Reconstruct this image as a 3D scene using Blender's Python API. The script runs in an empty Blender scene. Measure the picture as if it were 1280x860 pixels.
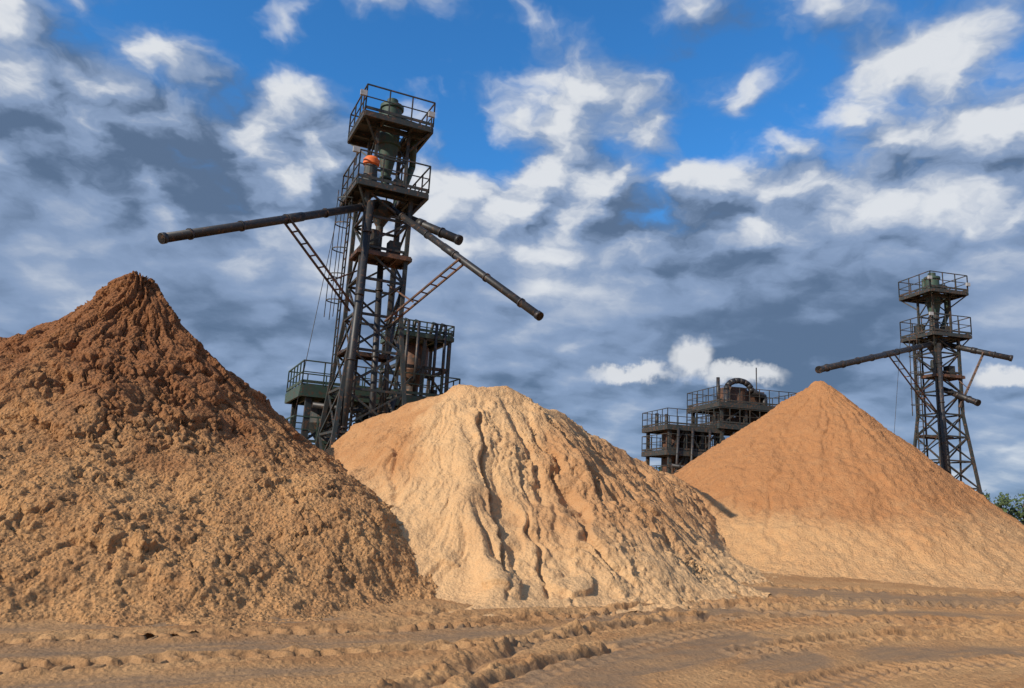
import bpy, math, random
import numpy as np
from mathutils import Vector, Matrix
random.seed(7)
scene = bpy.context.scene
scene.view_settings.view_transform = 'Standard'
scene.view_settings.look = 'None'
scene.view_settings.exposure = 0
COL = scene.collection

# ------------------------------------------------------------------ noise
def h2(ix, iy, seed):
    n = (ix.astype(np.int64) * 374761393 + iy.astype(np.int64) * 668265263 + seed * 1013904223) & 0xffffffff
    n = ((n ^ (n >> 13)) * 1274126177) & 0xffffffff
    n = ((n ^ (n >> 15)) * 461845907) & 0xffffffff
    n = n ^ (n >> 16)
    return n / 4294967296.0
def perlin(x, y, seed=0):
    ix = np.floor(x); iy = np.floor(y); fx = x - ix; fy = y - iy
    def g(a, b):
        t = h2(ix + a, iy + b, seed) * 2 * np.pi
        return np.cos(t) * (fx - a) + np.sin(t) * (fy - b)
    u = fx * fx * fx * (fx * (fx * 6 - 15) + 10); v = fy * fy * fy * (fy * (fy * 6 - 15) + 10)
    a = g(0, 0) * (1 - u) + g(1, 0) * u
    b = g(0, 1) * (1 - u) + g(1, 1) * u
    return (a * (1 - v) + b * v) * 1.5
def fbm(x, y, seed=0, oct=4, gain=.5):
    s = 0; a = 1.0
    for i in range(oct):
        s = s + a * perlin(x, y, seed + i * 17); x = x * 2.03 + 3.1; y = y * 2.03 + 7.7; a *= gain
    return s
def worley(x, y, seed=0):
    ix = np.floor(x); iy = np.floor(y)
    f1 = np.full(x.shape, 9.0); f2 = np.full(x.shape, 9.0); cid = np.zeros(x.shape)
    for a in (-1, 0, 1):
        for b in (-1, 0, 1):
            cx = ix + a; cy = iy + b
            c = h2(cx, cy, seed); c2 = h2(cx, cy, seed + 5)
            px = cx + c; py = cy + c2
            d = np.sqrt((px - x) ** 2 + (py - y) ** 2); c = (c * 7.31 + c2 * 3.17) % 1.0
            m = d < f1
            f2 = np.where(m, f1, np.minimum(f2, d)); cid = np.where(m, c, cid); f1 = np.where(m, d, f1)
    return f1, f2, cid
def sstep(a, b, x):
    t = np.clip((x - a) / (b - a), 0, 1); return t * t * (3 - 2 * t)

# ------------------------------------------------------------------ node helpers
def new_mat(name):
    m = bpy.data.materials.new(name); m.use_nodes = True
    nt = m.node_tree; nt.nodes.clear()
    out = nt.nodes.new('ShaderNodeOutputMaterial'); b = nt.nodes.new('ShaderNodeBsdfPrincipled')
    nt.links.new(b.outputs[0], out.inputs[0]); return m, nt, b
class N:
    def __init__(s, nt): s.nt = nt
    def put(s, sock, v):
        if isinstance(v, bpy.types.NodeSocket): s.nt.links.new(v, sock)
        else: sock.default_value = v
    def math(s, op, a, b=0.0, c=None, clamp=False):
        n = s.nt.nodes.new('ShaderNodeMath'); n.operation = op; n.use_clamp = clamp
        s.put(n.inputs[0], a); s.put(n.inputs[1], b)
        if c is not None: s.put(n.inputs[2], c)
        return n.outputs[0]
    def noise(s, vec, scale, detail=5, rough=.55, dist=0.0, dim='3D'):
        n = s.nt.nodes.new('ShaderNodeTexNoise'); n.noise_dimensions = dim; s.put(n.inputs['Vector'], vec)
        n.inputs['Scale'].default_value = scale; n.inputs['Detail'].default_value = detail
        n.inputs['Roughness'].default_value = rough; n.inputs['Distortion'].default_value = dist
        return n.outputs[0]
    def vor(s, vec, scale, smooth=None, dim='3D'):
        n = s.nt.nodes.new('ShaderNodeTexVoronoi'); n.voronoi_dimensions = dim; s.put(n.inputs['Vector'], vec); n.inputs['Scale'].default_value = scale
        if smooth is not None:
            n.feature = 'SMOOTH_F1'; n.inputs['Smoothness'].default_value = smooth
        return n.outputs['Distance']
    def mix(s, f, a, b, mode='MIX'):
        n = s.nt.nodes.new('ShaderNodeMix'); n.data_type = 'RGBA'; n.blend_type = mode
        s.put(n.inputs[0], f); s.put(n.inputs[6], a); s.put(n.inputs[7], b); return n.outputs[2]
    def ss(s, x, a, b):
        n = s.nt.nodes.new('ShaderNodeMapRange'); n.interpolation_type = 'SMOOTHSTEP'
        s.put(n.inputs[0], x); n.inputs[1].default_value = a; n.inputs[2].default_value = b
        return n.outputs[0]
    def vmath(s, op, a, b=None):
        n = s.nt.nodes.new('ShaderNodeVectorMath'); n.operation = op; s.put(n.inputs[0], a)
        if b is not None: s.put(n.inputs[1], b)
        return n.outputs[0]
    def attr(s, name):
        n = s.nt.nodes.new('ShaderNodeAttribute'); n.attribute_name = name; return n.outputs['Fac']
def c4(r, g, b): return (r, g, b, 1.0)

def sand_mat(name, colA, colB, extra=None, bump=.6, clod=.5):
    m, nt, b = new_mat(name); n = N(nt)
    pos = nt.nodes.new('ShaderNodeNewGeometry').outputs['Position']
    tone = n.attr('tone')
    mid = n.noise(pos, 2.5, 5, .68); fine = n.noise(pos, 45, 2, .7)
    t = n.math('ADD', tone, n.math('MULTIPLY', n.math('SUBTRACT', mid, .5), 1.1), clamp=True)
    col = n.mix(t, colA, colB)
    wet = None
    if extra:
        wet = n.attr('wet'); col = n.mix(wet, col, n.mix(n.ss(mid, .35, .65), extra, c4(extra[0] * 1.25, extra[1] * 1.2, extra[2] * 1.1)))
    f = n.math('ADD', n.math('MULTIPLY', fine, .7), .65)
    comb = nt.nodes.new('ShaderNodeCombineColor')
    for i in range(3): nt.links.new(f, comb.inputs[i])
    col = n.mix(1.0, col, comb.outputs[0], 'MULTIPLY')
    nt.links.new(col, b.inputs['Base Color'])
    b.inputs['Roughness'].default_value = .95
    b.inputs['Specular IOR Level'].default_value = .1
    v1 = n.math('SUBTRACT', 1.0, n.vor(pos, 17))
    hgt = n.math('ADD', n.math('MULTIPLY', n.noise(pos, 20, 5, .72), .8), n.math('MULTIPLY', n.math('POWER', v1, 2.0), clod))
    if extra: hgt = n.math('MULTIPLY', hgt, n.math('SUBTRACT', 1.0, n.math('MULTIPLY', wet, .6)))
    bp = nt.nodes.new('ShaderNodeBump'); bp.inputs['Strength'].default_value = bump; bp.inputs['Distance'].default_value = .07
    nt.links.new(hgt, bp.inputs['Height']); nt.links.new(bp.outputs[0], b.inputs['Normal'])
    return m

def steel_mat(name, colA, colB, colC=None, amt=.5, rough=.65, scale=3.0):
    m, nt, b = new_mat(name); n = N(nt)
    pos = nt.nodes.new('ShaderNodeNewGeometry').outputs['Position']
    f = n.ss(n.noise(pos, scale, 4, .65), amt - .08, amt + .12)
    col = n.mix(f, colA, colB)
    if colC: col = n.mix(n.ss(n.noise(pos, scale * 3, 3), .54, .68), col, colC)
    nt.links.new(col, b.inputs['Base Color']); b.inputs['Roughness'].default_value = rough
    return m

M_red = sand_mat('red_sand', c4(.55, .30, .132), c4(.28, .122, .054), bump=1.0, clod=.8)
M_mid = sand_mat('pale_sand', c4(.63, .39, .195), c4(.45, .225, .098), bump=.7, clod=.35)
M_right = sand_mat('orange_sand', c4(.57, .335, .16), c4(.42, .198, .084), bump=.8, clod=.5)
M_ground = sand_mat('yard_sand', c4(.48, .275, .125), c4(.37, .19, .082), extra=c4(.23, .150, .090), bump=.6, clod=.4)
M_steel = steel_mat('weathered_dark_steel', c4(.026, .033, .032), c4(.055, .042, .030), c4(.13, .062, .032), amt=.55)
M_black = steel_mat('black_pipe_steel', c4(.018, .018, .019), c4(.034, .029, .025), c4(.09, .048, .028), amt=.58, rough=.5)
M_rust = steel_mat('rusty_steel', c4(.12, .055, .03), c4(.042, .030, .022), c4(.20, .085, .036))
M_green = steel_mat('green_painted_steel', c4(.034, .068, .048), c4(.045, .052, .036), c4(.09, .05, .03), amt=.55)
M_orange = steel_mat('orange_paint', c4(.70, .15, .03), c4(.5, .11, .03), amt=.6)
M_lamp = steel_mat('grey_lamp_housing', c4(.35, .35, .35), c4(.22, .22, .22), amt=.6)
M_beige = steel_mat('beige_tank_paint', c4(.34, .30, .20), c4(.2, .14, .08), c4(.12, .07, .04), amt=.58)

# ------------------------------------------------------------------ mesh builder
class Part:
    def __init__(s): s.v = []; s.f = []
    def beam(s, p, q, w=.1, h=None):
        h = h or w; p = Vector(p); q = Vector(q); d = q - p
        if d.length < 1e-5: return
        d.normalize(); up = Vector((0, 0, 1)) if abs(d.z) < .95 else Vector((0, 1, 0))
        a = d.cross(up).normalized(); b = a.cross(d).normalized(); k = len(s.v)
        for e in (p, q):
            for i, j in ((-1, -1), (1, -1), (1, 1), (-1, 1)): s.v.append(e + a * (i * w / 2) + b * (j * h / 2))
        s.f += [(k, k + 1, k + 2, k + 3), (k + 7, k + 6, k + 5, k + 4)] + [(k + i, k + 4 + i, k + 4 + (i + 1) % 4, k + (i + 1) % 4) for i in range(4)]
    def box(s, c, sz):
        c = Vector(c); s.beam(c - Vector((0, 0, sz[2] / 2)), c + Vector((0, 0, sz[2] / 2)), sz[0], sz[1])
    def tube(s, p, q, r, r2=None, n=12, cap=True):
        r2 = r if r2 is None else r2; p = Vector(p); q = Vector(q); d = (q - p).normalized()
        up = Vector((0, 0, 1)) if abs(d.z) < .95 else Vector((0, 1, 0))
        a = d.cross(up).normalized(); b = a.cross(d).normalized(); k = len(s.v)
        for e, rr in ((p, r), (q, r2)):
            for i in range(n):
                t = 2 * math.pi * i / n; s.v.append(e + a * (math.cos(t) * rr) + b * (math.sin(t) * rr))
        s.f += [(k + i, k + (i + 1) % n, k + n + (i + 1) % n, k + n + i) for i in range(n)]
        if cap: s.f += [tuple(range(k + n - 1, k - 1, -1)), tuple(range(k + n, k + 2 * n))]
    def pipe(s, p, q, r, flanges=3, n=14):
        p = Vector(p); q = Vector(q); s.tube(p, q, r, n=n, cap=True)
        for i in range(flanges):
            t = (i + .5) / flanges; c = p.lerp(q, t); d = (q - p).normalized()
            s.tube(c - d * .03, c + d * .03, r * 1.22, n=n)
    def lathe(s, c, prof, n=20):
        c = Vector(c)
        for (r0, z0), (r1, z1) in zip(prof, prof[1:]):
            k = len(s.v)
            for r, z in ((r0, z0), (r1, z1)):
                for i in range(n):
                    t = 2 * math.pi * i / n; s.v.append(c + Vector((r * math.cos(t), r * math.sin(t), z)))
            s.f += [(k + i, k + (i + 1) % n, k + n + (i + 1) % n, k + n + i) for i in range(n)]
    def rail(s, x0, x1, y0, y1, z, step=.8, h=1.1, gaps=()):
        cs = [(x0, y0), (x1, y0), (x1, y1), (x0, y1)]
        for i in range(4):
            if i in gaps: continue
            a = Vector((*cs[i], z)); b = Vector((*cs[(i + 1) % 4], z)); L = (b - a).length; n = max(1, round(L / step))
            for j in range(n + 1):
                p = a.lerp(b, j / n); s.beam(p, p + Vector((0, 0, h)), .042)
            for hh, w in ((h, .042), (h * .52, .032), (.09, .03)):
                s.beam(a + Vector((0, 0, hh)), b + Vector((0, 0, hh)), w, w if hh > .1 else .1)
    def deck(s, x0, x1, y0, y1, z, edge=.18, joist=.6):
        s.box(((x0 + x1) / 2, (y0 + y1) / 2, z - .02), (x1 - x0, y1 - y0, .04))
        zz = z - .045 - edge / 2
        s.beam((x0, y0, zz), (x1, y0, zz), .08, edge); s.beam((x0, y1, zz), (x1, y1, zz), .08, edge)
        s.beam((x0, y0, zz), (x0, y1, zz), .08, edge * .97); s.beam((x1, y0, zz), (x1, y1, zz), .08, edge * .97)
        n = int((x1 - x0) / joist)
        for i in range(1, n + 1):
            x = x0 + (x1 - x0) * i / (n + 1); s.beam((x, y0, zz), (x, y1, zz), .06, edge * .7)
    def ladder(s, x, y, z0, z1, x1=None, y1=None, cage=True):
        x1 = x if x1 is None else x1; y1 = y if y1 is None else y1
        for o in (-.2, .2): s.beam((x, y + o, z0), (x1, y1 + o, z1), .045)
        n = int((z1 - z0) / .3)
        for i in range(n):
            t = i / n; p = Vector((x + (x1 - x) * t, y + (y1 - y) * t, z0 + (z1 - z0) * t))
            s.beam(p + Vector((0, -.2, 0)), p + Vector((0, .2, 0)), .028)
            if cage and i % 3 == 0 and i > 6:
                pr = None
                for k in range(7):
                    a = math.pi * (k / 6 + .5); c = p + Vector((math.cos(a) * .45, math.sin(a) * .33, 0))
                    if pr is not None: s.beam(pr, c, .022, .035)
                    pr = c
        if cage:
            for k in (1, 3, 5):
                a = math.pi * (k / 6 + .5); o = Vector((math.cos(a) * .45, math.sin(a) * .33, 0))
                s.beam(Vector((x, y, z0 + 2.1)) + o, Vector((x1, y1, z1)) + o, .024)
    def lattice(s, p, q, w=.3, bw=.05, n=8, side=None):
        p = Vector(p); q = Vector(q); d = (q - p).normalized(); a = Vector(side) if side else d.cross(Vector((0, 0, 1))).normalized()
        a = a * (w / 2); s.beam(p + a, q + a, bw); s.beam(p - a, q - a, bw)
        for i in range(n):
            c0 = p.lerp(q, i / n)
            s.beam(c0 + a, c0 - a, bw * .7)
    def obj(s, name, mat, parent=None, smooth=False):
        me = bpy.data.meshes.new(name); me.from_pydata([tuple(v) for v in s.v], [], s.f); me.update()
        o = bpy.data.objects.new(name, me); COL.objects.link(o); me.materials.append(mat)
        if smooth:
            me.polygons.foreach_set('use_smooth', [len(p.vertices) == 4 for p in me.polygons])
        if parent: o.parent = parent
        return o
def empty(name, loc, yaw):
    e = bpy.data.objects.new(name, None); COL.objects.link(e); e.location = loc; e.rotation_euler = (0, 0, yaw)
    e.empty_display_size = .5
    return e

# ------------------------------------------------------------------ grids
def grid_object(name, X, Y, Z, mat, attrs, keep=None):
    ny, nx = X.shape
    idx = np.arange(nx * ny).reshape(ny, nx)
    q = np.stack([idx[:-1, :-1], idx[:-1, 1:], idx[1:, 1:], idx[1:, :-1]], -1).reshape(-1, 4)
    co = np.stack([X, Y, Z], -1).reshape(-1, 3)
    at = {k: v.reshape(-1) for k, v in attrs.items()}
    if keep is not None:
        kf = keep.reshape(-1)[q].any(1); q = q[kf]
        used = np.zeros(nx * ny, bool); used[q] = True
        mp = np.cumsum(used) - 1; q = mp[q]; co = co[used]; at = {k: v[used] for k, v in at.items()}
    me = bpy.data.meshes.new(name)
    me.vertices.add(len(co)); me.vertices.foreach_set('co', co.astype(np.float32).ravel())
    me.loops.add(q.size); me.loops.foreach_set('vertex_index', q.astype(np.int32).ravel())
    me.polygons.add(len(q)); me.polygons.foreach_set('loop_start', np.arange(0, q.size, 4, dtype=np.int32))
    me.polygons.foreach_set('use_smooth', np.ones(len(q), bool))
    me.update(calc_edges=True)
    for k, v in at.items():
        a = me.attributes.new(k, 'FLOAT', 'POINT'); a.data.foreach_set('value', v.astype(np.float32))
    me.materials.append(mat)
    o = bpy.data.objects.new(name, me); COL.objects.link(o); return o
def ridge_h(X, Y, pts, s, rnd=.15):
    best = np.full(X.shape, -99.0); D = np.zeros(X.shape); Cc = np.zeros(X.shape); acc = 0
    for A, B in zip(pts, pts[1:]):
        ax, ay, az = A; bx, by, bz = B; L = math.hypot(bx - ax, by - ay)
        ux, uy = (bx - ax) / L, (by - ay) / L
        t = np.clip((X - ax) * ux + (Y - ay) * uy, 0, L)
        cx = ax + ux * t; cy = ay + uy * t; dx = X - cx; dy = Y - cy
        d = np.sqrt(dx * dx + dy * dy); h = az + (bz - az) * t / L - s * (np.sqrt(d * d + rnd * rnd) - rnd)
        ang = np.arctan2(dx * ux + dy * uy, np.abs(-dx * uy + dy * ux) + 1e-4) * np.where(-dx * uy + dy * ux > 0, 1, -1)
        m = h > best; best = np.where(m, h, best); D = np.where(m, d, D)
        sideoff = np.where(-dx * uy + dy * ux > 0, 40.0, 0)
        Cc = np.where(m, acc + t + sideoff + 3.0 * np.abs(ang) * np.sign(dx * ux + dy * uy), Cc); acc += L
    return best, D, Cc
def smooth_path(pts, k=6):
    P = [np.array(p, float) for p in pts]; P = [2 * P[0] - P[1]] + P + [2 * P[-1] - P[-2]]; out = []
    for i in range(1, len(P) - 2):
        for j in range(k):
            t = j / k; a, b, c, d = P[i - 1:i + 3]
            out.append(.5 * (2 * b + (c - a) * t + (2 * a - 5 * b + 4 * c - d) * t * t + (3 * b - a - 3 * c + d) * t ** 3))
    out.append(P[-2]); return out
def path_coords(X, Y, pts, k=4):
    P = smooth_path(pts, k); best = np.full(X.shape, 1e9); S = np.zeros(X.shape); Dd = np.full(X.shape, 1e3); acc = 0
    for A, B in zip(P, P[1:]):
        L = np.hypot(*(B - A)); u = (B - A) / L
        t = np.clip((X - A[0]) * u[0] + (Y - A[1]) * u[1], 0, L)
        dx = X - A[0] - u[0] * t; dy = Y - A[1] - u[1] * t; d = dx * dx + dy * dy
        m = d < best; best = np.where(m, d, best); S = np.where(m, acc + t, S)
        Dd = np.where(m, np.sqrt(d) * np.sign(-dx * u[1] + dy * u[0]), Dd); acc += L
    return S, Dd, acc
def lin(a, b, st): return np.linspace(a, b, int(round((b - a) / st)) + 1)
def axis(*segs):
    out = [np.array([segs[0][0]])]
    for a, b, st in segs: out.append(lin(a, b, st)[1:])
    return np.concatenate(out)
def finish(X, Y, h, disp, xs, ys):
    gy, gx = np.gradient(h, ys, xs); nz = 1 / np.sqrt(1 + gx * gx + gy * gy)
    return X - gx * nz * disp, Y - gy * nz * disp, h + nz * disp
def toe(h, k=.14, off=.07): return k * np.log1p(np.exp(np.clip(h / k, -40, 60))) - off
def clods(X, Y, sc, seed, thr=.5):
    f1, f2, cid = worley(X * sc + .35 * perlin(X * sc * 1.7, Y * sc * 1.7, seed + 1), Y * sc + .35 * perlin(X * sc * 1.7, Y * sc * 1.7, seed + 2), seed)
    return np.clip((cid - thr) / (1 - thr), 0, 1) * sstep(.0, .22, f2 - f1) * (1.0 - .5 * f1)

# ------------------------------------------------------------------ left pile
def make_left():
    xs = axis((-21, -13, .09), (-13, 1.2, .025), (1.2, 2.4, .08)); ys = axis((5.5, 7.0, .06), (7.0, 17.8, .025), (17.8, 28, .12))
    X, Y = np.meshgrid(xs, ys)
    wx = X + .25 * fbm(X * .45, Y * .45, 1, 3); wy = Y + .25 * fbm(X * .45, Y * .45, 2, 3)
    h, D, C = ridge_h(wx, wy, [(-8.9, 17.0, 5.75), (-10.0, 17.3, 5.6), (-12.6, 18.3, 4.9), (-15, 19, 3.6)], .715, .1)
    h = h + .15 * np.clip(D - 4.6, 0, 9)
    h = h + .55 * np.exp(-((wx + 2.4) ** 2 + (wy - 13.3) ** 2) / 2.6)
    h = h + .44 * np.exp(-((wx + 8.6) ** 2 + (wy - 17.0) ** 2) / .6) + .36 * np.exp(-((wx + 9.4) ** 2 + (wy - 17.15) ** 2) / .7)
    h = toe(h)
    up = sstep(1.2, 4.2, h + .6 * fbm(X * .5, Y * .5, 21, 2))
    foot = sstep(-.02, .5, h)
    qx = X + .12 * fbm(X * 1.7, Y * 1.7, 31, 3); qy = Y + .12 * fbm(X * 1.7, Y * 1.7, 41, 3)
    d = .09 * fbm(X * .7, Y * .7, 5, 3)
    cr = 0
    for sc, sd, a in ((.8, 3, .22), (1.7, 4, .14), (3.4, 6, .06)):
        u_ = C * .95 * sc + .5 * fbm(qx * 1.6, qy * 1.6, sd + 50, 3); v_ = D * .55 * sc + .5 * fbm(qx * 1.6, qy * 1.6, sd + 60, 3)
        f1, f2, cid = worley(u_, v_, sd)
        cr = cr + a * .8 * (1 - sstep(0, .07, f2 - f1)) - a * .9 * (cid - .5) * sstep(0, .10, f2 - f1) + a * .25 * f1
    patch = sstep(-.45, .1, fbm(X * .6 + 4, Y * .6, 23, 2))
    d -= cr * np.clip(.15 + .9 * up * (.3 + .7 * patch) + .22 * patch, 0, 1.05) * foot
    fl = np.abs(perlin(C * 1.1 + .5 * fbm(X * 1.4, Y * 1.4, 3, 3), D * .35, 51))
    d -= .08 * (1 - sstep(0, .08, fl)) * foot * (.3 + .7 * up)
    mk = sstep(-.25, .35, fbm(X * .8, Y * .8, 77, 3))
    low = 1 - .8 * up
    d += .038 * clods(qx, qy, 3.6, 8, .65) * (.2 + .8 * mk) * low * foot
    d += .036 * clods(qx, qy, 7.5, 9, .5) * (.25 + .75 * mk) * (.15 + .85 * low)
    d += .022 * clods(X, Y, 14, 12, .45) * (.3 + .7 * low)
    d += (.028 - .014 * up) * fbm(X * 5, Y * 5, 9, 4, .68)
    x, y, z = finish(X, Y, h, d, xs, ys)
    tone = sstep(1.0, 4.2, h + .9 * fbm(X * .5, Y * .5, 61, 3)) * .8 + .15 - .25 * mk * (1 - up) + .08
    grid_object('sand_pile', x, y, z, M_red, {'tone': tone}, h > -.066)
make_left()

# ------------------------------------------------------------------ middle pile
def make_mid():
    xs = axis((-9, -4.5, .06), (-4.5, 6.5, .025), (6.5, 15, .05)); ys = axis((9.5, 20, .025), (20, 28, .05), (28, 36, .12))
    X, Y = np.meshgrid(xs, ys)
    wx = X + .25 * fbm(X * .5, Y * .5, 101, 3); wy = Y + .25 * fbm(X * .5, Y * .5, 102, 3)
    h, D, C = ridge_h(wx, wy, [(-3.6, 19.0, 3.3), (-1.15, 17.9, 4.28), (-.1, 18.1, 4.3), (2.6, 23.2, 3.65), (5.9, 26.0, 2.6), (8.3, 25.0, 1.4), (11.3, 23.6, .3)], .80, .16)
    hs, Ds, Cs = ridge_h(wx, wy, [(-.95, 17.7, 4.15), (-.75, 14.6, 1.85), (-.1, 12.3, .3)], .80, .08)
    m = hs > h; h = np.where(m, hs, h); C = np.where(m, Cs + 80, C); D = np.where(m, Ds, D)
    h = toe(h, .15)
    foot = sstep(.0, .8, h); top = sstep(4.4, 3.4, h)
    rightside = sstep(-.2, 1.6, X - (Y - 17) * .25)
    d = 0
    Cw = C + .35 * fbm(X * .9, Y * .9, 155, 3)
    r1 = np.abs(perlin(Cw * .55, D * .10 + 3, 151)); r2 = np.abs(perlin(Cw * 1.9 + 5, D * .16, 161)); r3 = np.abs(perlin(Cw * 5.0 + 9, D * .3, 171))
    gate = sstep(-.3, .3, fbm(X * .5 + 3, Y * .5, 156, 2))
    ampm = foot * sstep(0, .8, D) * (.25 + .75 * top)
    d -= ampm * (.18 * (1 - sstep(0, .16, r1)) * (.15 + .85 * rightside) + .07 * gate * (1 - sstep(0, .18, r2)) * (.4 + .6 * rightside) + .024 * (1 - sstep(0, .3, r3)))
    d += .12 * fbm(X * .6, Y * .6, 105, 3)
    for p, w, a in (([(-.85, 17.4), (-.45, 15.6), (.05, 13.2), (.25, 11.9)], .045, .15), ([(.45, 14.6), (.75, 13.2), (.7, 12.3)], .05, .11),
                    ([(-2.6, 16.6), (-2.1, 15.0), (-1.9, 13.9)], .05, .06), ([(-.2, 17.5), (.6, 15.9), (.9, 14.8)], .08, .12),
                    ([(.5, 18.3), (1.7, 16.6), (2.1, 15.4)], .09, .16), ([(1.5, 20.2), (2.9, 18.7), (3.5, 17.4)], .10, .19), ([(2.6, 22.4), (4.2, 21.0), (5.0, 19.8)], .12, .20), ([(4.3, 24.2), (5.6, 22.9), (6.3, 21.9)], .12, .15)):
        S, Dd, L = path_coords(X, Y, p); Dd = Dd + .12 * fbm(X * 1.6, Y * 1.6, 139, 4)
        e = sstep(0, .5, S) * sstep(0, .6, L - S) * sstep(-.9, -.1, perlin(S * 1.3, S * 0 + p[0][0], 140))
        d -= a * np.exp(-(Dd / w) ** 2) * e; d += a * .4 * np.exp(-((Dd + w * 2.2) / (w * 1.6)) ** 2) * e
    rough = sstep(-.1, .4, fbm(X * .6, Y * .6, 177, 3) + .1 * (X - 1.0))
    d += (.008 + .045 * rough) * clods(X, Y, 4.2, 108, .6) * foot
    d += (.010 + .026 * rough) * clods(X, Y, 9, 112, .5)
    d += (.008 + .014 * rough) * clods(X, Y, 16, 113, .4)
    d += (.018 + .022 * rough) * fbm(X * 5, Y * 5, 109, 4, .65)
    f1, f2, cid = worley(X * 1.7 + .3 * fbm(X * 2, Y * 2, 8, 2), Y * 1.7, 118)
    d += .12 * sstep(.0, .12, f2 - f1) * sstep(.6, .75, cid) * sstep(-.03, .15, h) * sstep(.7, .4, h) * sstep(3, 1, X)
    x, y, z = finish(X, Y, h, d, xs, ys)
    tone = sstep(-1.3, -2.4, X + .4 * fbm(X, Y, 131, 3)) * .9 * sstep(1.2, 2.4, h) + .75 * sstep(0, 1.6, X - (Y - 17) * .3 + .6 * fbm(X * .7, Y * .7, 133, 3)) * sstep(.3, 1.5, h) * sstep(8.5, 6.5, X) + .35 * sstep(3.7, 4.3, h)  # right flank's dimmer light is put into the tone; upper left is browner sand
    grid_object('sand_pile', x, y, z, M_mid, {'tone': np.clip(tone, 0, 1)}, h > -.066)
make_mid()

# ------------------------------------------------------------------ right pile
def make_right():
    xs = axis((-1, 3, .12), (3, 22, .045), (22, 27, .1)); ys = axis((17.5, 31, .045), (31, 44, .14))
    X, Y = np.meshgrid(xs, ys)
    wx = X + .25 * fbm(X * .35, Y * .35, 201, 2); wy = Y + .25 * fbm(X * .35, Y * .35, 202, 2)
    h, D, C = ridge_h(wx, wy, [(12.95, 30.6, 7.1), (13.2, 30.8, 6.95)], .69, .08)
    h = h - .185 * np.clip(wx - 13.2, 0, 20) + .12 * np.clip(D - 7.5, 0, 6)
    h2_, D2, C2 = ridge_h(wx, wy, [(12.2, 24.6, 1.35), (14.4, 24.4, 1.25)], .42, .6)
    apron = sstep(-.25, .15, h2_ - h + .15 * fbm(X, Y, 207, 3)); h = np.maximum(h, h2_)
    h = toe(h, .16)
    foot = sstep(0, .6, h)
    d = 0
    Cw = C + .2 * fbm(X * .6, Y * .6, 255, 3)
    r2 = np.abs(perlin(Cw * 1.6 + 5, D * .10, 261)); r3 = np.abs(perlin(Cw * 4 + 9, D * .22, 271))
    d -= foot * sstep(.2, 2, D) * (1 - apron) * (.05 * (1 - sstep(0, .25, r2)) + .022 * (1 - sstep(0, .3, r3)))
    d += .08 * fbm(X * .5, Y * .5, 205, 3)
    d += .045 * clods(X, Y, 3.6, 208, .65) * (1 - .7 * apron)
    d += .035 * clods(X, Y, 7, 212, .5)
    d += .035 * fbm(X * 3.5, Y * 3.5, 209, 4, .65)
    x, y, z = finish(X, Y, h, d, xs, ys)
    tone = sstep(.6, 2.4, h + .6 * fbm(X * .4, Y * .4, 231, 3)) * .9 * (1 - apron) + .1
    grid_object('sand_pile', x, y, z, M_right, {'tone': tone}, h > -.066)
make_right()

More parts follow.
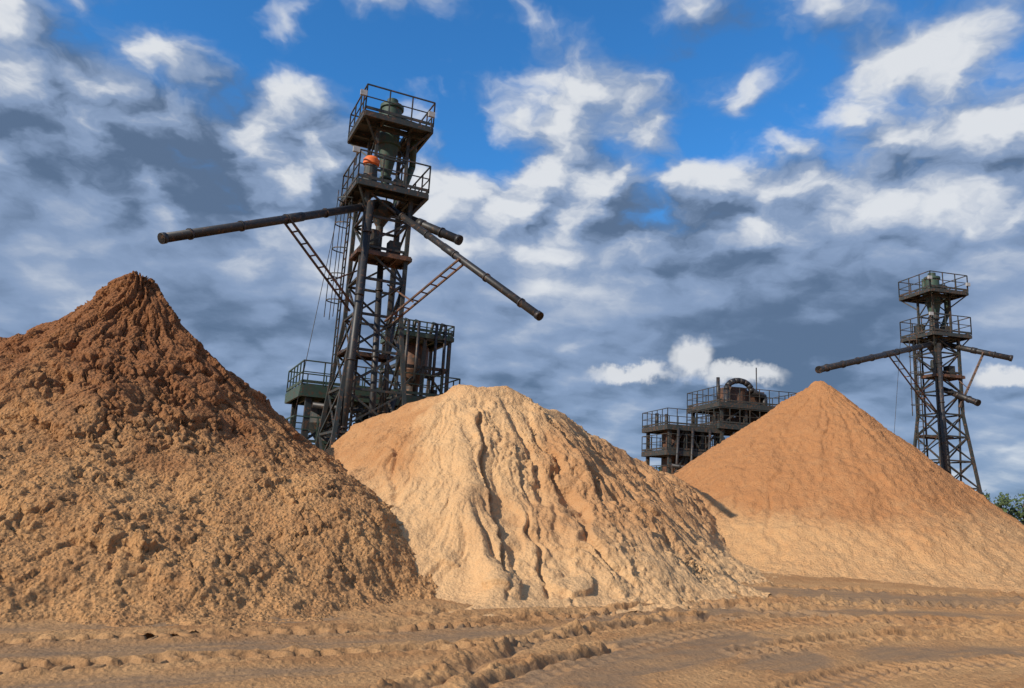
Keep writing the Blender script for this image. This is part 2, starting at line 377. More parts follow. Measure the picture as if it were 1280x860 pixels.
# ------------------------------------------------------------------ ground
def make_ground():
    def geo(a, st, end, g=1.12):
        out = []; x = a
        while x < end: x += st; st *= g; out.append(x)
        return np.array(out)
    xr = lin(-6.2, 8, .025); xr2 = geo(8, .027, 22, 1.013); xr3 = geo(xr2[-1], .25, 3000, 1.25)
    xl = -geo(6.2, .05, 14, 1.04)[::-1]; xl2 = -geo(-xl[0], .5, 3000, 1.3)[::-1]
    xs = np.concatenate([xl2, xl, xr, xr2, xr3])
    y1 = lin(6.2, 12.5, .022); y2 = geo(12.5, .025, 30, 1.012); y3 = geo(y2[-1], .4, 4000, 1.22)
    y0 = 6.2 - geo(0, .06, 6, 1.08)[::-1]; y00 = -geo(-y0[0], .6, 300, 1.3)[::-1]
    ys = np.concatenate([y00, y0, y1, y2, y3])
    X, Y = np.meshgrid(xs, ys)
    near = sstep(60, 35, np.hypot(X, Y))
    z = .02 * fbm(X * .35, Y * .35, 301, 2) * near
    MAIN = [(-9, 5.3), (-4.8, 7.76), (-.2, 10.4), (4.8, 14.2), (11.2, 15.8), (20, 16.6)]
    SA, DA, _ = path_coords(X, Y, MAIN)
    streak = fbm(DA * 3.2, SA * .22, 341, 4, .6); streak2 = fbm(DA * 9, SA * .5, 342, 3, .6)
    rough = sstep(.1, .7, fbm(X * .5, Y * .9, 303, 4) + .3 * streak)
    wet = np.zeros(X.shape)
    ed = .12 * fbm(X * 1.0, Y * 1.3, 305, 4) + .20 * streak + .06 * streak2
    strips = [([(-9, 4.9), (-4.5, 7.35), (-.2, 9.75), (1.0, 10.5)], .28), ([(.0, 5.5), (.6, 7.4), (1.6, 8.8), (3.4, 10.6)], .62),
              ([(1.3, 11.0), (4, 12.9), (8, 14.0), (14, 14.4)], .40), ([(3.1, 8.8), (6, 10.3), (12, 11.2)], .40),
              ([(2.4, 20.5), (2.9, 18), (5, 16.4), (8.5, 16.5), (13, 17.5), (22, 20)], .75), ([(.9, 12.6), (2.6, 13.4), (4.2, 14.4)], .28),
              ([(3.4, 6.4), (6.0, 7.9), (10, 8.8)], .45), ([(-9, 6.6), (-4.6, 8.7), (-2.0, 10.2)], .18), ([(-7, 4.2), (-4, 6.1), (-1.5, 7.4)], .22)]
    for p, w in strips:
        S, D, L = path_coords(X, Y, p); wet = np.maximum(wet, sstep(w + .16, w - .16, np.abs(D) + ed))
    wet = wet * sstep(-.8, -.35, fbm(X * .6, Y * .6, 306, 3)) * np.clip(.82 + .35 * streak2 + .25 * fbm(X * 2.2, Y * 3, 309, 3), .25, 1)
    az_ = np.zeros(X.shape); flat = np.ones(X.shape); dark = np.zeros(X.shape)
    def track(p, w=.27, dep=.05, pitch=.20, lug=.03, berm=.03, chev=1.0, gain=1.0):
        nonlocal az_, flat, dark
        S, D, L = path_coords(X, Y, p); D = D + .015 * fbm(X * 2, Y * 2, 315, 2); a = np.abs(D)
        ins = sstep(w + .03, w - .03, a)
        ph = S / pitch + np.where(D > 0, .5, 0) + chev * .45 * a / w
        tri = np.abs(((ph % 1) - .5) * 2)
        lg = sstep(.42, .62, tri) * sstep(.02, .05, a)
        fade = .35 + .65 * sstep(-.4, .2, perlin(S * .6, D * 0 + 3, 317)); jit = .7 + .6 * h2(np.floor(ph), np.where(D > 0, 1, 0) + 0 * ph, 319)
        az_ += -ins * dep + ins * lg * lug * fade * jit + berm * np.exp(-((a - w - .07) / .05) ** 2) * (.6 + .9 * fbm(X * 4, Y * 4, 318, 3))
        flat *= 1 - .8 * ins; dark = np.maximum(dark, gain * ins * (1 - lg * .8))
    track(MAIN, .17, .075, .26, .085, .04)
    track([(-8.5, 4.4), (-4.24, 6.87), (-.2, 9.0), (3.2, 11.9), (7.5, 13.2), (16, 13.8)], .17, .075, .26, .085, .04)
    track([(.9, 5.0), (2.4, 7.0), (5.0, 9.2), (9.5, 10.6), (18, 11.5)], .24, .045, .2, .04, .02)
    track([(2.2, 4.8), (3.9, 6.6), (6.6, 8.4), (12, 9.4)], .24, .045, .2, .04, .02)
    track([(3.4, 5.2), (5.2, 6.8), (8.5, 8.1), (14, 8.8)], .24, .045, .2, .04, .02)
    track([(1.5, 20.0), (2.0, 17.2), (4.2, 15.5), (7.5, 15.5), (12, 16.6), (20, 19)], .24, .10, .26, .04, .08)
    track([(3.3, 21.8), (3.8, 19.2), (5.7, 17.5), (9, 17.4), (14, 18.5), (22, 21)], .24, .10, .26, .04, .08)
    track([(2.4, 14.8), (4.2, 13.6), (7.5, 12.4), (14, 12.4)], .22, .07, .24, .05, .05)
    track([(3.0, 9.4), (5.5, 11.2), (9, 12.0), (16, 12.2)], .20, .07, .24, .05, .05)
    track([(-.4, 5.4), (.1, 7.2), (1.1, 8.7), (3.6, 11.3), (7, 12.8), (14, 13.2)], .2, .035, .22, .035, .02, gain=.5)
    track([(-7, 8.6), (-3, 10.1), (0, 11.2), (3, 12.9), (7, 14.9), (14, 15.4)], .15, .06, .24, .05, .04)
    loose = (.018 * clods(X, Y, 6, 308, .65) * rough + .014 * clods(X, Y, 13, 309, .5) * (.2 + .8 * rough) + .008 * fbm(X * 7, Y * 7, 310, 4, .65) + .022 * streak + .012 * streak2)
    z += near * (1 - .85 * wet) * flat * loose - .012 * wet * near
    z += az_ * near * (1 - .25 * wet)
    for p, w, hh in (([(-1.6, 5.6), (-.83, 7.0), (.15, 9.2), (1.85, 11.3), (4.8, 13.7), (7, 14.4)], .10, .075),
                     ([(-.1, 5.6), (-.25, 7.2), (.5, 8.5), (1.2, 9.4)], .07, .04), ([(1.4, 12.0), (3.4, 13.9), (6.4, 14.6)], .11, .055), ([(-6, 9.2), (-3.4, 10.7), (-1, 11.4)], .12, .03)):
        S, D, L = path_coords(X, Y, p); D = D + .12 * fbm(X * 1.8, Y * 1.8, 321, 4)
        gg = sstep(0, 1, S) * sstep(-.6, .1, perlin(S * .7, S * 0, 322))
        g = np.exp(-(D / w) ** 2) * gg
        z += g * (hh * (.4 + .5 * fbm(X * 5, Y * 5, 323, 3)) + .050 * clods(X, Y, 8.5, 324, .35) + .04 * clods(X, Y, 16, 325, .35))
        tr = np.exp(-((D + w * 2.4) / (w * .9)) ** 2) * gg
        z -= .08 * tr; dark = np.maximum(dark, tr)
        wet = wet * (1 - sstep(.15, .5, g))
    tone = .42 + .45 * fbm(X * .5, Y * .8, 331, 3) + .40 * streak + .2 * dark
    wet = np.maximum(wet, .75 * dark) * near
    grid_object('ground', X, Y, z, M_ground, {'tone': np.clip(tone, 0, 1), 'wet': np.clip(wet, 0, 1)})
make_ground()

# ------------------------------------------------------------------ towers
def tower(name, loc, yaw, pipes, orange=True):
    e = empty(name, loc, yaw)
    inv = (Matrix.Translation(loc) @ Matrix.Rotation(yaw, 4, 'Z')).inverted()
    W = lambda p: inv @ Vector(p)
    fr, dk, rl, cy, pp, ld, br, mc, og, lm, gr = (Part() for _ in range(11))
    def hw(z): return 1.45 - (1.45 - .76) * min(z, 7.2) / 7.2 if z < 7.2 else .76
    lv = [0, 1.7, 3.3, 4.7, 6.0, 7.2, 8.4, 9.5, 10.55, 11.4]
    cs = [(-1, -1), (1, -1), (1, 1), (-1, 1)]
    for i, (a, b) in enumerate(zip(lv, lv[1:])):
        for k in range(4):
            c = cs[k]; d = cs[(k + 1) % 4]; A, B = hw(a), hw(b)
            fr.beam((c[0] * A, c[1] * A, a), (c[0] * B, c[1] * B, b), .13)
            fr.beam((c[0] * B, c[1] * B, b), (d[0] * B, d[1] * B, b), .08)
            if (i + k) % 2: fr.beam((c[0] * A, c[1] * A, a), (d[0] * B, d[1] * B, b), .065)
            else: fr.beam((d[0] * A, d[1] * A, a), (c[0] * B, c[1] * B, b), .065)
            if i < 5: fr.beam((d[0] * A, d[1] * A, a), (c[0] * B, c[1] * B, b), .05) if (i + k) % 2 else fr.beam((c[0] * A, c[1] * A, a), (d[0] * B, d[1] * B, b), .05)
    for k in range(4):
        c = cs[k]; d = cs[(k + 1) % 4]
        fr.beam((c[0] * .55, c[1] * .55, 11.3), (c[0] * .55, c[1] * .55, 13.9), .10)
        for z0, z1 in ((11.75, 12.8), (12.8, 13.8)):
            fr.beam((c[0] * .55, c[1] * .55, z1), (d[0] * .55, d[1] * .55, z1), .07)
            if k % 2: fr.beam((c[0] * .55, c[1] * .55, z0), (d[0] * .55, d[1] * .55, z1), .05)
        fr.beam((c[0] * .55, c[1] * .55, 13.2), (c[0] * 1.15, c[1] * 1.15, 13.85), .06)
        fr.beam((c[0] * .76, c[1] * .76, 10.8), (c[0] * 1.15, c[1] * 1.15, 11.4), .06)
    def ring(z, o, ed):
        i_ = .5
        for (xa, xb, ya, yb) in ((-o, o, -o, -i_), (-o, o, i_, o), (-o, -i_, -i_, i_), (i_, o, -i_, i_)):
            dk.box(((xa + xb) / 2, (ya + yb) / 2, z - .02), (xb - xa - .006, yb - ya - .006, .035))
        zz = z - .045 - ed / 2
        for s_ in (-1, 1):
            dk.beam((-o, s_ * o, zz), (o, s_ * o, zz), .07, ed); dk.beam((s_ * o, -o + .04, zz), (s_ * o, o - .04, zz), .07, ed * .97)
            dk.beam((-o, s_ * i_, zz), (o, s_ * i_, zz), .06, ed * .8); dk.beam((s_ * i_, -o, zz - .01), (s_ * i_, o, zz - .01), .06, ed * .76)
    ring(14.05, 1.2, .17); ring(11.6, 1.22, .17)
    rl.rail(-1.2, 1.2, -1.2, 1.2, 14.05, h=.92); rl.rail(-1.22, 1.22, -1.22, 1.22, 11.6, h=.98)
    gr.deck(-.9, .9, -.9, .2, 9.35, .12)
    cy.lathe((0, 0, 0), [(0, 15.3), (.2, 15.3), (.2, 15.12), (.42, 15.05), (.42, 14.93), (.36, 14.9), (.36, 14.5), (.43, 14.47), (.43, 14.38), (.36, 14.35), (.36, 13.6), (.43, 13.57), (.43, 13.49), (.36, 13.46), (.16, 12.35), (.22, 12.33), (.22, 12.26), (.15, 12.24), (.15, 11.75)], 24)
    cy.tube((.3, 0, 14.6), (.95, .1, 14.6), .13); cy.tube((.95, .1, 14.66), (.95, .1, 13.0), .12)
    cy.tube((.95, .1, 13.0), (.6, .5, 11.5), .12); cy.tube((-.3, .3, 14.05), (-.3, .3, 15.0), .1)
    mc.lathe((-.05, .0, 0), [(0, 11.35), (.42, 11.35), (.42, 11.0), (.13, 10.5), (.13, 9.4)], 18)
    mc.lathe((-.35, -.3, 0), [(0, 10.2), (.24, 10.2), (.27, 10.1), (.27, 9.65), (.12, 9.36)], 16)
    mc.box((.4, -.3, 11.95), (.4, .35, .45)); mc.box((-.6, .5, 12.0), (.35, .4, .6)); mc.box((.4, -.4, 9.65), (.4, .4, .5))
    ogp = og if orange else mc
    ogp.lathe((-.72, -.75, 0), [(0, 12.62), (.2, 12.6), (.28, 12.5), (.28, 12.34), (.22, 12.3)], 16); mc.lathe((-.72, -.75, 0), [(.22, 12.3), (.25, 11.7)], 16)
    for x, y, z in ((-1.28, -1.2, 14.55), (1.1, -1.27, 14.4), (-1.33, -1.2, 12.5)):
        lm.box((x - .05, y - .12, z), (.22, .1, .18)); rl.beam((x, y, z - .5), (x, y, z + .1), .04)
    pp.pipe((-.95, -1.1, .2), (-.64, -.9, 11.0), .125, 5); pp.pipe((.35, -.2, .2), (.1, 0, 9.4), .11, 4)
    pp.pipe((.95, .95, 0), (.85, .85, 11.3), .07, 4); pp.pipe((-.2, .85, 1), (-.2, .85, 11.0), .05, 4)
    pp.pipe((.15, -.95, 3), (.75, -.6, 8.6), .05, 3)
    ld.ladder(-1.12, .2, 5.0, 11.6, -1.08, .2); ld.ladder(.72, .75, 11.65, 14.0, cage=False)
    gr.deck(-hw(6), hw(6), .1, hw(6), 6.1, .1)
    for src, dst, r, bz, bt in pipes:
        s = Vector(src); d = W(dst); pp.pipe(s, d, r, max(2, int((d - s).length / 1.5)), n=16)
        dirn = (d - s).normalized(); pp.tube(d - dirn * .12, d, r * 1.15)
        pp.tube(s.lerp(d, .42), s.lerp(d, .5), r * 1.15)
        if bz:
            m = s.lerp(d, bt); hd = Vector((d.x - s.x, d.y - s.y, 0)).normalized(); q = Vector((hd.x * .95, hd.y * .95, bz))
            br.lattice(m, q, .3, .055, 8, side=Vector((-hd.y, hd.x, 0)))
            sd = Vector((-hd.y, hd.x, 0)) * .15
            w = m.lerp(q, .65); br.beam(w, Vector((hd.x * .7, hd.y * .7, w.z + .8)), .045)
            br.beam(m + sd, s.lerp(d, bt + .06), .045); br.beam(m - sd, s.lerp(d, bt - .04), .045)
    pp.lathe((0, 0, 0), [(0, 11.38), (.33, 11.36), (.33, 11.0), (.0, 10.95)], 18)
    pp.tube((-1.25, 1.2, 11.6), (-2.3, 1.8, 0), .012, n=5)
    fr.obj('lattice_frame', M_steel, e); dk.obj('access_decks', M_steel, e); rl.obj('railings', M_steel, e)
    cy.obj('cyclone_separator', M_green, e, True); pp.obj('discharge_pipes', M_black, e, True); ld.obj('caged_ladders', M_steel, e)
    br.obj('pipe_braces', M_rust, e); mc.obj('hoppers', M_steel, e, False)
    if orange: og.obj('orange_motor_cover', M_orange, e, True)
    lm.obj('floodlights', M_lamp, e); gr.obj('rusty_landings', M_rust, e)
    return e
Y1 = math.radians(25)
tower('sand_processing_tower', (-4.75, 24.5, 0), Y1,
      [((-.3, -.3, 11.15), (-8.85, 17.7, 7.45), .125, 7.3, .5), ((.2, -.3, 11.15), (.7, 19.1, 6.33), .11, 7.0, .55), ((.3, .1, 11.2), (-1.9, 23.4, 9.8), .15, None, .5)])
tower('sand_processing_tower', (23.65, 40.5, 0), math.radians(12),
      [((-.3, -.3, 11.15), (13.0, 30.9, 7.55), .14, 7.3, .45), ((.2, -.3, 11.15), (26.3, 38.2, 10.1), .15, 7.6, .6), ((.3, .1, 8.7), (24.6, 38.6, 7.7), .16, None, .5)], False)

# ------------------------------------------------------------------ platform behind the left tower
def platform():
    loc = (-4.95, 27.7, 0); e = empty('processing_platform', loc, Y1)
    g, rl, mc, pp, st, r2 = (Part() for _ in range(6))
    g.deck(-3.0, 2.7, -1.5, 1.7, 5.0, .38, .5); rl.rail(-3.0, 2.7, -1.5, 1.7, 5.0, .7, .8)
    g.deck(-3.1, 2.4, -1.4, 1.6, 3.0, .25, .6); rl.rail(-3.1, 2.4, -1.4, 1.6, 3.0, .8, .9)
    for x in (-2.7, -.9, .9, 2.4):
        for y in (-1.3, 1.4): st.beam((x, y, 0), (x, y, 4.6), .2)
    for x0, x1 in ((-2.7, -.9), (-.9, .9), (.9, 2.4)):
        for y in (-1.3, 1.4):
            st.beam((x0, y, 3.1), (x1, y, 4.5), .09); st.beam((x0, y, 2.7), (x1, y, .3), .09); st.beam((x1, y, 2.7), (x0, y, .3), .09)
    for x, y, r in ((-1.8, 0, .7), (0, .2, .6), (1.6, 0, .6)):
        mc.lathe((x, y, 0), [(0, 4.5), (r, 4.5), (r, 3.8), (r * .3, 3.1), (r * .3, 1.5)], 20)
    mc.box((-.2, -.8, 3.5), (1.4, .6, .8)); mc.box((2.0, -.6, 3.7), (.8, .8, 1.3))
    x0, x1, y0, y1 = .35, 2.3, -1.2, .9
    for z in (6.1, 7.2):
        for a, b in (((x0, y0), (x1, y0)), ((x1, y0), (x1, y1)), ((x1, y1), (x0, y1)), ((x0, y1), (x0, y0))):
            st.beam((*a, z), (*b, z), .12)
    for x in (x0, (x0 + x1) / 2, x1):
        for y in (y0, y1): st.beam((x, y, 5.0), (x, y, 7.35), .12)
    st.beam((x0, y0, 5.05), ((x0 + x1) / 2, y0, 6.1), .07); st.beam((x1, y0, 5.05), ((x0 + x1) / 2, y0, 6.1), .07)
    g.deck(x0 - .1, x1 + .1, y0 - .1, y1 + .1, 7.4, .15); rl.rail(x0 - .1, x1 + .1, y0 - .1, y1 + .1, 7.4, .6, .4)
    r2.lathe((1.3, -.1, 0), [(0, 7.1), (.5, 7.1), (.55, 7.0), (.55, 6.1), (.25, 5.5), (.25, 5.1)], 20)
    for px_ in (.6, 1.0, 1.7, 2.05):
        pp.tube((px_, y0 - .15, 5.0), (px_, y0 - .15, 7.75), .06)
        pp.tube((px_, y0 - .15, 7.75), (px_, y0 + .3, 7.9), .06); pp.tube((px_, y0 + .3, 7.9), (px_, y0 + .6, 7.4), .06)
    pp.pipe((-2.6, -1.6, 4.3), (2.6, -1.62, 4.1), .1, 5); pp.pipe((-.6, -1.7, 1), (.2, -1.7, 4.9), .12, 4)
    pp.pipe((-2.2, -.8, 3.3), (1.8, -1.6, 2.1), .14, 4)
    mc.box((-.9, .6, 5.4), (.6, .6, .7)); mc.box((2.45, .9, 5.3), (.35, .4, .6))
    g.obj('green_decks', M_green, e); rl.obj('railings', M_green, e); mc.obj('hoppers', M_steel, e); pp.obj('pipework', M_black, e, True)
    st.obj('columns_and_braces', M_steel, e); r2.obj('rusty_tank', M_rust, e, True)
platform()

# ------------------------------------------------------------------ distant plant
def plant():
    loc = (14.2, 50, 0); e = empty('washing_plant', loc, math.radians(14))
    g, rl, mc, pp, st, bt, dk = (Part() for _ in range(7))
    def module(x0, x1, y0, y1, zs, nx=3):
        for i in range(nx + 1):
            x = x0 + (x1 - x0) * i / nx
            for y in (y0, y1):
                st.beam((x, y, 0), (x, y, zs[-1]), .2)
        for z in zs:
            g.deck(x0 - .3, x1 + .3, y0 - .3, y1 + .3, z, .3, .7); rl.rail(x0 - .3, x1 + .3, y0 - .3, y1 + .3, z, .7, 1.0)
        zz = [0] + zs
        for a, b in zip(zz, zz[1:]):
            for i in range(nx):
                xa = x0 + (x1 - x0) * i / nx; xb = x0 + (x1 - x0) * (i + 1) / nx
                if i % 2 == 0: st.beam((xa, y0, a), (xb, y0, b - .2), .1)
                else: st.beam((xb, y0, a), (xa, y0, b - .2), .1)
    module(-4.4, -1.0, -1.6, 1.6, [3.0, 5.0, 6.6], 3)
    module(-.9, 4.3, -1.9, 1.9, [4.2, 6.9, 8.3], 3)
    for i in range(3): mc.lathe((-3.7 + i * 1.1, -.6, 0), [(0, 6.1), (.42, 6.1), (.42, 5.3), (.12, 4.3), (.12, 3.2)], 14)
    mc.box((-2.4, .6, 5.8), (2.4, .8, 1.2)); mc.box((-3, 0, 4.1), (1.5, 1.4, .9)); mc.box((2.7, 0, 7.4), (2.0, 2.0, .7)); mc.box((.2, 0, 7.4), (.9, 1.6, .8))
    bt.lathe((1.5, -1.0, 0), [(0, 6.5), (1.0, 6.5), (1.05, 6.4), (1.05, 4.6), (.5, 3.4), (.5, 0)], 24)
    bt.box((3.3, -1.2, 5.2), (1.2, 1.0, 1.2))
    dk.lathe((1.2, .2, 0), [(0, 9.6), (.9, 9.6), (.95, 9.5), (.95, 8.35)], 22); dk.box((2.5, .3, 8.9), (1.4, 1.5, 1.1))
    pr = None
    for k in range(9):
        a = math.pi * k / 8; p = Vector((1.0 - math.cos(a) * .95, -.9, 9.3 + math.sin(a) * .7))
        if pr is not None: pp.tube(pr, p, .2)
        pr = p
    pp.tube((.05, -.9, 9.3), (.05, -.9, 6.9), .2); pp.tube((1.95, -.9, 9.35), (3.1, -.6, 9.1), .2); pp.tube((3.1, -.6, 9.1), (3.1, -.6, 8.3), .2)
    pp.tube((3.2, .5, 8.3), (3.2, .5, 11.3), .04); pp.tube((.4, .8, 8.3), (.4, .8, 10.4), .12)
    for x in (-4.2, -3.2, -2.0, -.3, .6, 3.9): pp.pipe((x, -2.05, 2), (x + .2, -2.05, 6.4), .09, 4)
    pp.pipe((-4.5, -2.1, 4.0), (-.5, -2.1, 3.7), .12, 4); pp.pipe((-.8, -2.3, 5.7), (4.4, -2.3, 5.5), .12, 5)
    for x in (-4.3, -3.6): pp.tube((x, .5, 6.6), (x, .5, 7.5), .12)
    g.obj('decks', M_steel, e); rl.obj('railings', M_steel, e); mc.obj('machinery', M_rust, e); pp.obj('ductwork', M_black, e, True)
    st.obj('steel_frame', M_steel, e); bt.obj('beige_tank', M_beige, e); dk.obj('rusty_screen_housing', M_rust, e)
plant()

# ------------------------------------------------------------------ distant trees
def trees():
    m, nt, b = new_mat('tree_foliage'); n = N(nt)
    pos = nt.nodes.new('ShaderNodeNewGeometry').outputs['Position']
    col = n.mix(n.noise(pos, .9, 4), c4(.025, .048, .014), c4(.08, .11, .03)); nt.links.new(col, b.inputs['Base Color']); b.inputs['Roughness'].default_value = .8
    P = Part(); T = Part(); rng = np.random.default_rng(4)
    for i in range(92):
        x = -95 + i * 2.8 + rng.uniform(-1, 1); y = 118 + rng.uniform(-6, 8); H = rng.uniform(4.8, 6.8) + (2.2 if 10 < x < 26 else 0); R = rng.uniform(1.8, 2.8)
        T.tube((x, y, 0), (x + rng.uniform(-.3, .3), y, H * .7), .2, .07, 6)
        for _ in range(4):
            a = rng.uniform(0, 6.28); T.tube((x, y, H * .35), (x + math.cos(a) * R * .6, y + math.sin(a) * R * .6, H * rng.uniform(.55, .8)), .09, .03, 5)
        cl = [(rng.uniform(-R, R), rng.uniform(-R, R), rng.uniform(.15, .92) * H, rng.uniform(.7, 1.3)) for _ in range(12)]
        for cx, cyy, cz, cr in cl:
            dd = rng.normal(size=(34, 3)); uu = rng.normal(size=(34, 3))
            for d, u0 in zip(dd, uu):
                d = d / np.linalg.norm(d); c = Vector((x + cx, y + cyy, cz)) + Vector(d * cr * rng.uniform(.6, 1.05))
                if c.z < .2: continue
                u = Vector(u0).normalized(); v = u.orthogonal().normalized(); s = rng.uniform(.15, .34); k = len(P.v)
                P.v += [c + u * s, c + v * s, c - u * s, c - v * s]; P.f.append((k, k + 1, k + 2, k + 3))
    e = empty('tree_line', (0, 0, 0), 0); P.obj('foliage', m, e); T.obj('trunks', M_rust, e)
trees()

# ------------------------------------------------------------------ sun + sky
SAZ = math.atan2(-.78, -.62); SEL = math.radians(30)
to_sun = Vector((math.sin(SAZ) * math.cos(SEL), math.cos(SAZ) * math.cos(SEL), math.sin(SEL)))
sl = bpy.data.lights.new('sun', 'SUN'); sl.energy = 4.8; sl.angle = math.radians(.55); sl.color = (1, .91, .78)
so = bpy.data.objects.new('sun', sl); COL.objects.link(so); so.rotation_euler = to_sun.to_track_quat('Z', 'Y').to_euler(); so.location = to_sun * 50

w = bpy.data.worlds.new('World'); scene.world = w; w.use_nodes = True; nt = w.node_tree; nt.nodes.clear(); n = N(nt)
try:
    w.cycles.sampling_method = 'MANUAL'; w.cycles.sample_map_resolution = 512
except Exception: pass
out = nt.nodes.new('ShaderNodeOutputWorld'); bg = nt.nodes.new('ShaderNodeBackground'); nt.links.new(bg.outputs[0], out.inputs[0]); bg.inputs[1].default_value = .1
sky = nt.nodes.new('ShaderNodeTexSky'); sky.sky_type = 'NISHITA'; sky.sun_disc = False; sky.sun_elevation = SEL; sky.sun_rotation = SAZ % (2 * math.pi)
sky.air_density = 1.0; sky.dust_density = .3; sky.ozone_density = 2.0
tc = nt.nodes.new('ShaderNodeTexCoord').outputs['Generated']; dr = n.vmath('NORMALIZE', tc)
sp = nt.nodes.new('ShaderNodeSeparateXYZ'); nt.links.new(dr, sp.inputs[0]); dx, dy, dz = sp.outputs
zc = n.math('MAXIMUM', dz, 0.0); den = n.math('ADD', zc, .30)
cx = n.math('DIVIDE', dx, den); cyy = n.math('DIVIDE', dy, den)
cb = nt.nodes.new('ShaderNodeCombineXYZ'); nt.links.new(cx, cb.inputs[0]); nt.links.new(cyy, cb.inputs[1]); P = cb.outputs[0]
az = n.math('MULTIPLY', n.math('ARCTAN2', dx, dy), 57.2958); el = n.math('MULTIPLY', n.math('ARCSINE', dz), 57.2958)
wn = n.noise(P, 2.4, 3, .55, dim='2D'); wn2 = n.noise(n.vmath('ADD', P, (7.3, 2.1, 0)), 2.4, 3, .55, dim='2D')
azw = n.math('ADD', az, n.math('MULTIPLY', n.math('SUBTRACT', wn, .5), 14.0)); elw = n.math('ADD', el, n.math('MULTIPLY', n.math('SUBTRACT', wn2, .5), 8.0))
def blob(a, e, sa, se, A=None, E=None):
    u = n.math('DIVIDE', n.math('SUBTRACT', A or azw, a), sa); v = n.math('DIVIDE', n.math('SUBTRACT', E or elw, e), se)
    r = n.math('ADD', n.math('MULTIPLY', u, u), n.math('MULTIPLY', v, v)); return n.math('EXPONENT', n.math('MULTIPLY', r, -1.0))
def acc(base, lst):
    for amp, b_ in lst: base = n.math('MULTIPLY_ADD', b_, amp, base)
    return base
wv = nt.nodes.new('ShaderNodeTexNoise'); wv.noise_dimensions = '2D'; nt.links.new(P, wv.inputs['Vector']); wv.inputs['Scale'].default_value = 8.0; wv.inputs['Detail'].default_value = 4; wv.inputs['Roughness'].default_value = .55
wvec = n.vmath('MULTIPLY', n.vmath('SUBTRACT', wv.outputs['Color'], (.5, .5, .5)), (.12, .12, 0)); PW = n.vmath('ADD', P, wvec)
def puffs(v):
    a = n.noise(v, 6.0, 5, .54, dim='2D'); b = n.math('SUBTRACT', 1.0, n.vor(v, 7.2, .5, '2D'))
    return n.math('ADD', n.math('MULTIPLY', a, .62), n.math('MULTIPLY', b, .42))
puff = puffs(PW); puff2 = puffs(n.vmath('ADD', PW, (-.035, -.04, 0)))
relief = n.math('SUBTRACT', puff, puff2)
pc = n.math('SUBTRACT', puff, .575)
big = n.noise(P, 2.2, 2, .5, dim='2D')
strat = n.noise(n.vmath('MULTIPLY', P, (.75, 1.2, 1)), 2.8, 5, .48, .15, '2D')
hi = n.ss(el, 13, 25)
cov = n.math('ADD', n.math('MULTIPLY', n.math('SUBTRACT', big, .5), 1.2), n.math('MULTIPLY', pc, 2.9))
cov = n.math('ADD', cov, n.math('MULTIPLY', n.ss(el, 31, 17), 1.35)); cov = n.math('ADD', cov, n.math('MULTIPLY', n.ss(el, 20, 13), 1.5)); cov = n.math('ADD', cov, .06)
cov = acc(cov, [(-.75, blob(-5, 27.5, 6, 6)), (-.25, blob(-26, 34, 16, 4)), (-.4, blob(2, 36, 9, 4)), (-.5, blob(14, 25.8, 7, 2)), (-.2, blob(28, 27, 9, 1.6)),
                (.55, blob(9.6, 29, 8, 4)), (.45, blob(32, 31, 9, 3)), (.6, blob(16, 34, 4, 2.5)), (.4, blob(-35, 24, 7, 3)), (.35, blob(-21, 25, 9, 4))])
cloud = n.ss(cov, -.28, .58)
br = n.math('MULTIPLY_ADD', relief, n.math('MULTIPLY_ADD', hi, 1.4, .5), .47)
br = n.math('ADD', br, n.math('MULTIPLY', n.math('SUBTRACT', big, .5), .5))
br = n.math('ADD', br, n.math('MULTIPLY', pc, n.math('MULTIPLY_ADD', hi, 1.1, .22)))
br = n.math('ADD', br, n.math('MULTIPLY', n.math('SUBTRACT', strat, .5), n.math('MULTIPLY_ADD', hi, -.4, .95)))
br = n.math('ADD', br, n.math('MULTIPLY', n.ss(el, 26, 13), -.08))
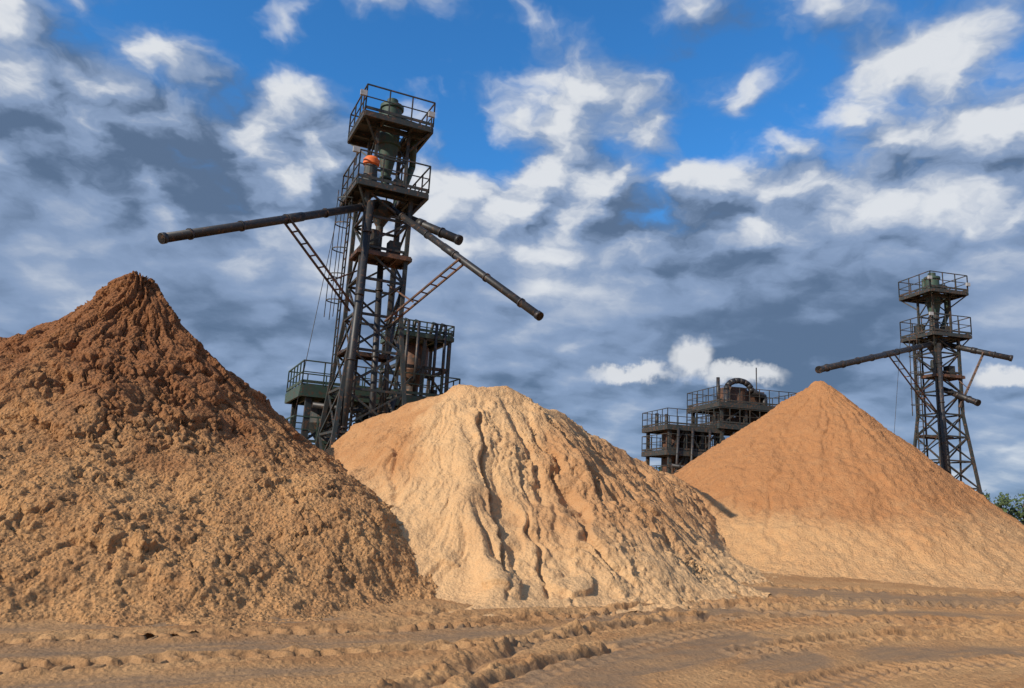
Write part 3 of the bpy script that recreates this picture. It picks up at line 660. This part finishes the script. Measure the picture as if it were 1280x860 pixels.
br = acc(br, [(.42, blob(2.8, 17.7, 6.5, 2.4)), (-.28, blob(19, 12.5, 13, 6)), (-.06, blob(-12, 8, 12, 5)), (.32, blob(28, 21.5, 13, 3)), (.25, blob(9.6, 28, 9, 4)), (.2, blob(34, 3.5, 12, 1.4)), (.15, blob(-3, 21, 6, 2)), (.2, blob(32, 30, 9, 4)), (.08, blob(-35, 24, 7, 3)), (-.12, blob(-28, 22, 12, 5))])
br = n.math('MAXIMUM', n.math('MINIMUM', br, 1.0), 0.0)
aw = n.math('ADD', az, n.math('MULTIPLY', n.math('SUBTRACT', n.noise(dr, 22, 3, .6), .5), 3.5)); ew = n.math('ADD', el, n.math('MULTIPLY', n.math('SUBTRACT', n.noise(dr, 30, 4, .6), .5), 2.6))
wl = n.math('MAXIMUM', n.math('MAXIMUM', blob(9.4, 9.6, 3.6, .8, aw, ew), blob(14.0, 10.7, 1.7, 1.7, aw, ew)), n.math('MAXIMUM', blob(17.5, 9.6, 3.4, .9, aw, ew), blob(34.5, 9.0, 3.0, .9, aw, ew)))
wl = n.ss(wl, .25, .75)
c1 = n.mix(n.ss(br, 0, .45), c4(1.05, 1.6, 2.6), c4(2.5, 3.4, 5.1)); ccol = n.mix(n.ss(br, .38, .98), c1, c4(7.4, 7.65, 8.0))
skyc = n.mix(1.0, sky.outputs[0], c4(.45, 1.28, 1.95), 'MULTIPLY')
fin = n.mix(n.math('MULTIPLY', cloud, .97), skyc, ccol); fin = n.mix(n.math('MULTIPLY', wl, .9), fin, c4(7.4, 7.6, 7.9))
nt.links.new(fin, bg.inputs[0])

# ------------------------------------------------------------------ camera
cam = bpy.data.cameras.new('camera'); co = bpy.data.objects.new('camera', cam); COL.objects.link(co)
cam.sensor_width = 36; cam.lens = 36 * 930 / 1280; cam.clip_end = 9000; cam.clip_start = .1
pt = math.radians(11.4); r = .055
Xv = Vector((1, 0, 0)); F = Vector((0, math.cos(pt), math.sin(pt))); U = Vector((0, -math.sin(pt), math.cos(pt)))
R_ = Xv * math.cos(r) + U * math.sin(r); Up = -Xv * math.sin(r) + U * math.cos(r)
M = Matrix((R_, Up, -F)).transposed().to_4x4(); M.translation = Vector((0, 0, 1.7)); co.matrix_world = M
scene.camera = co
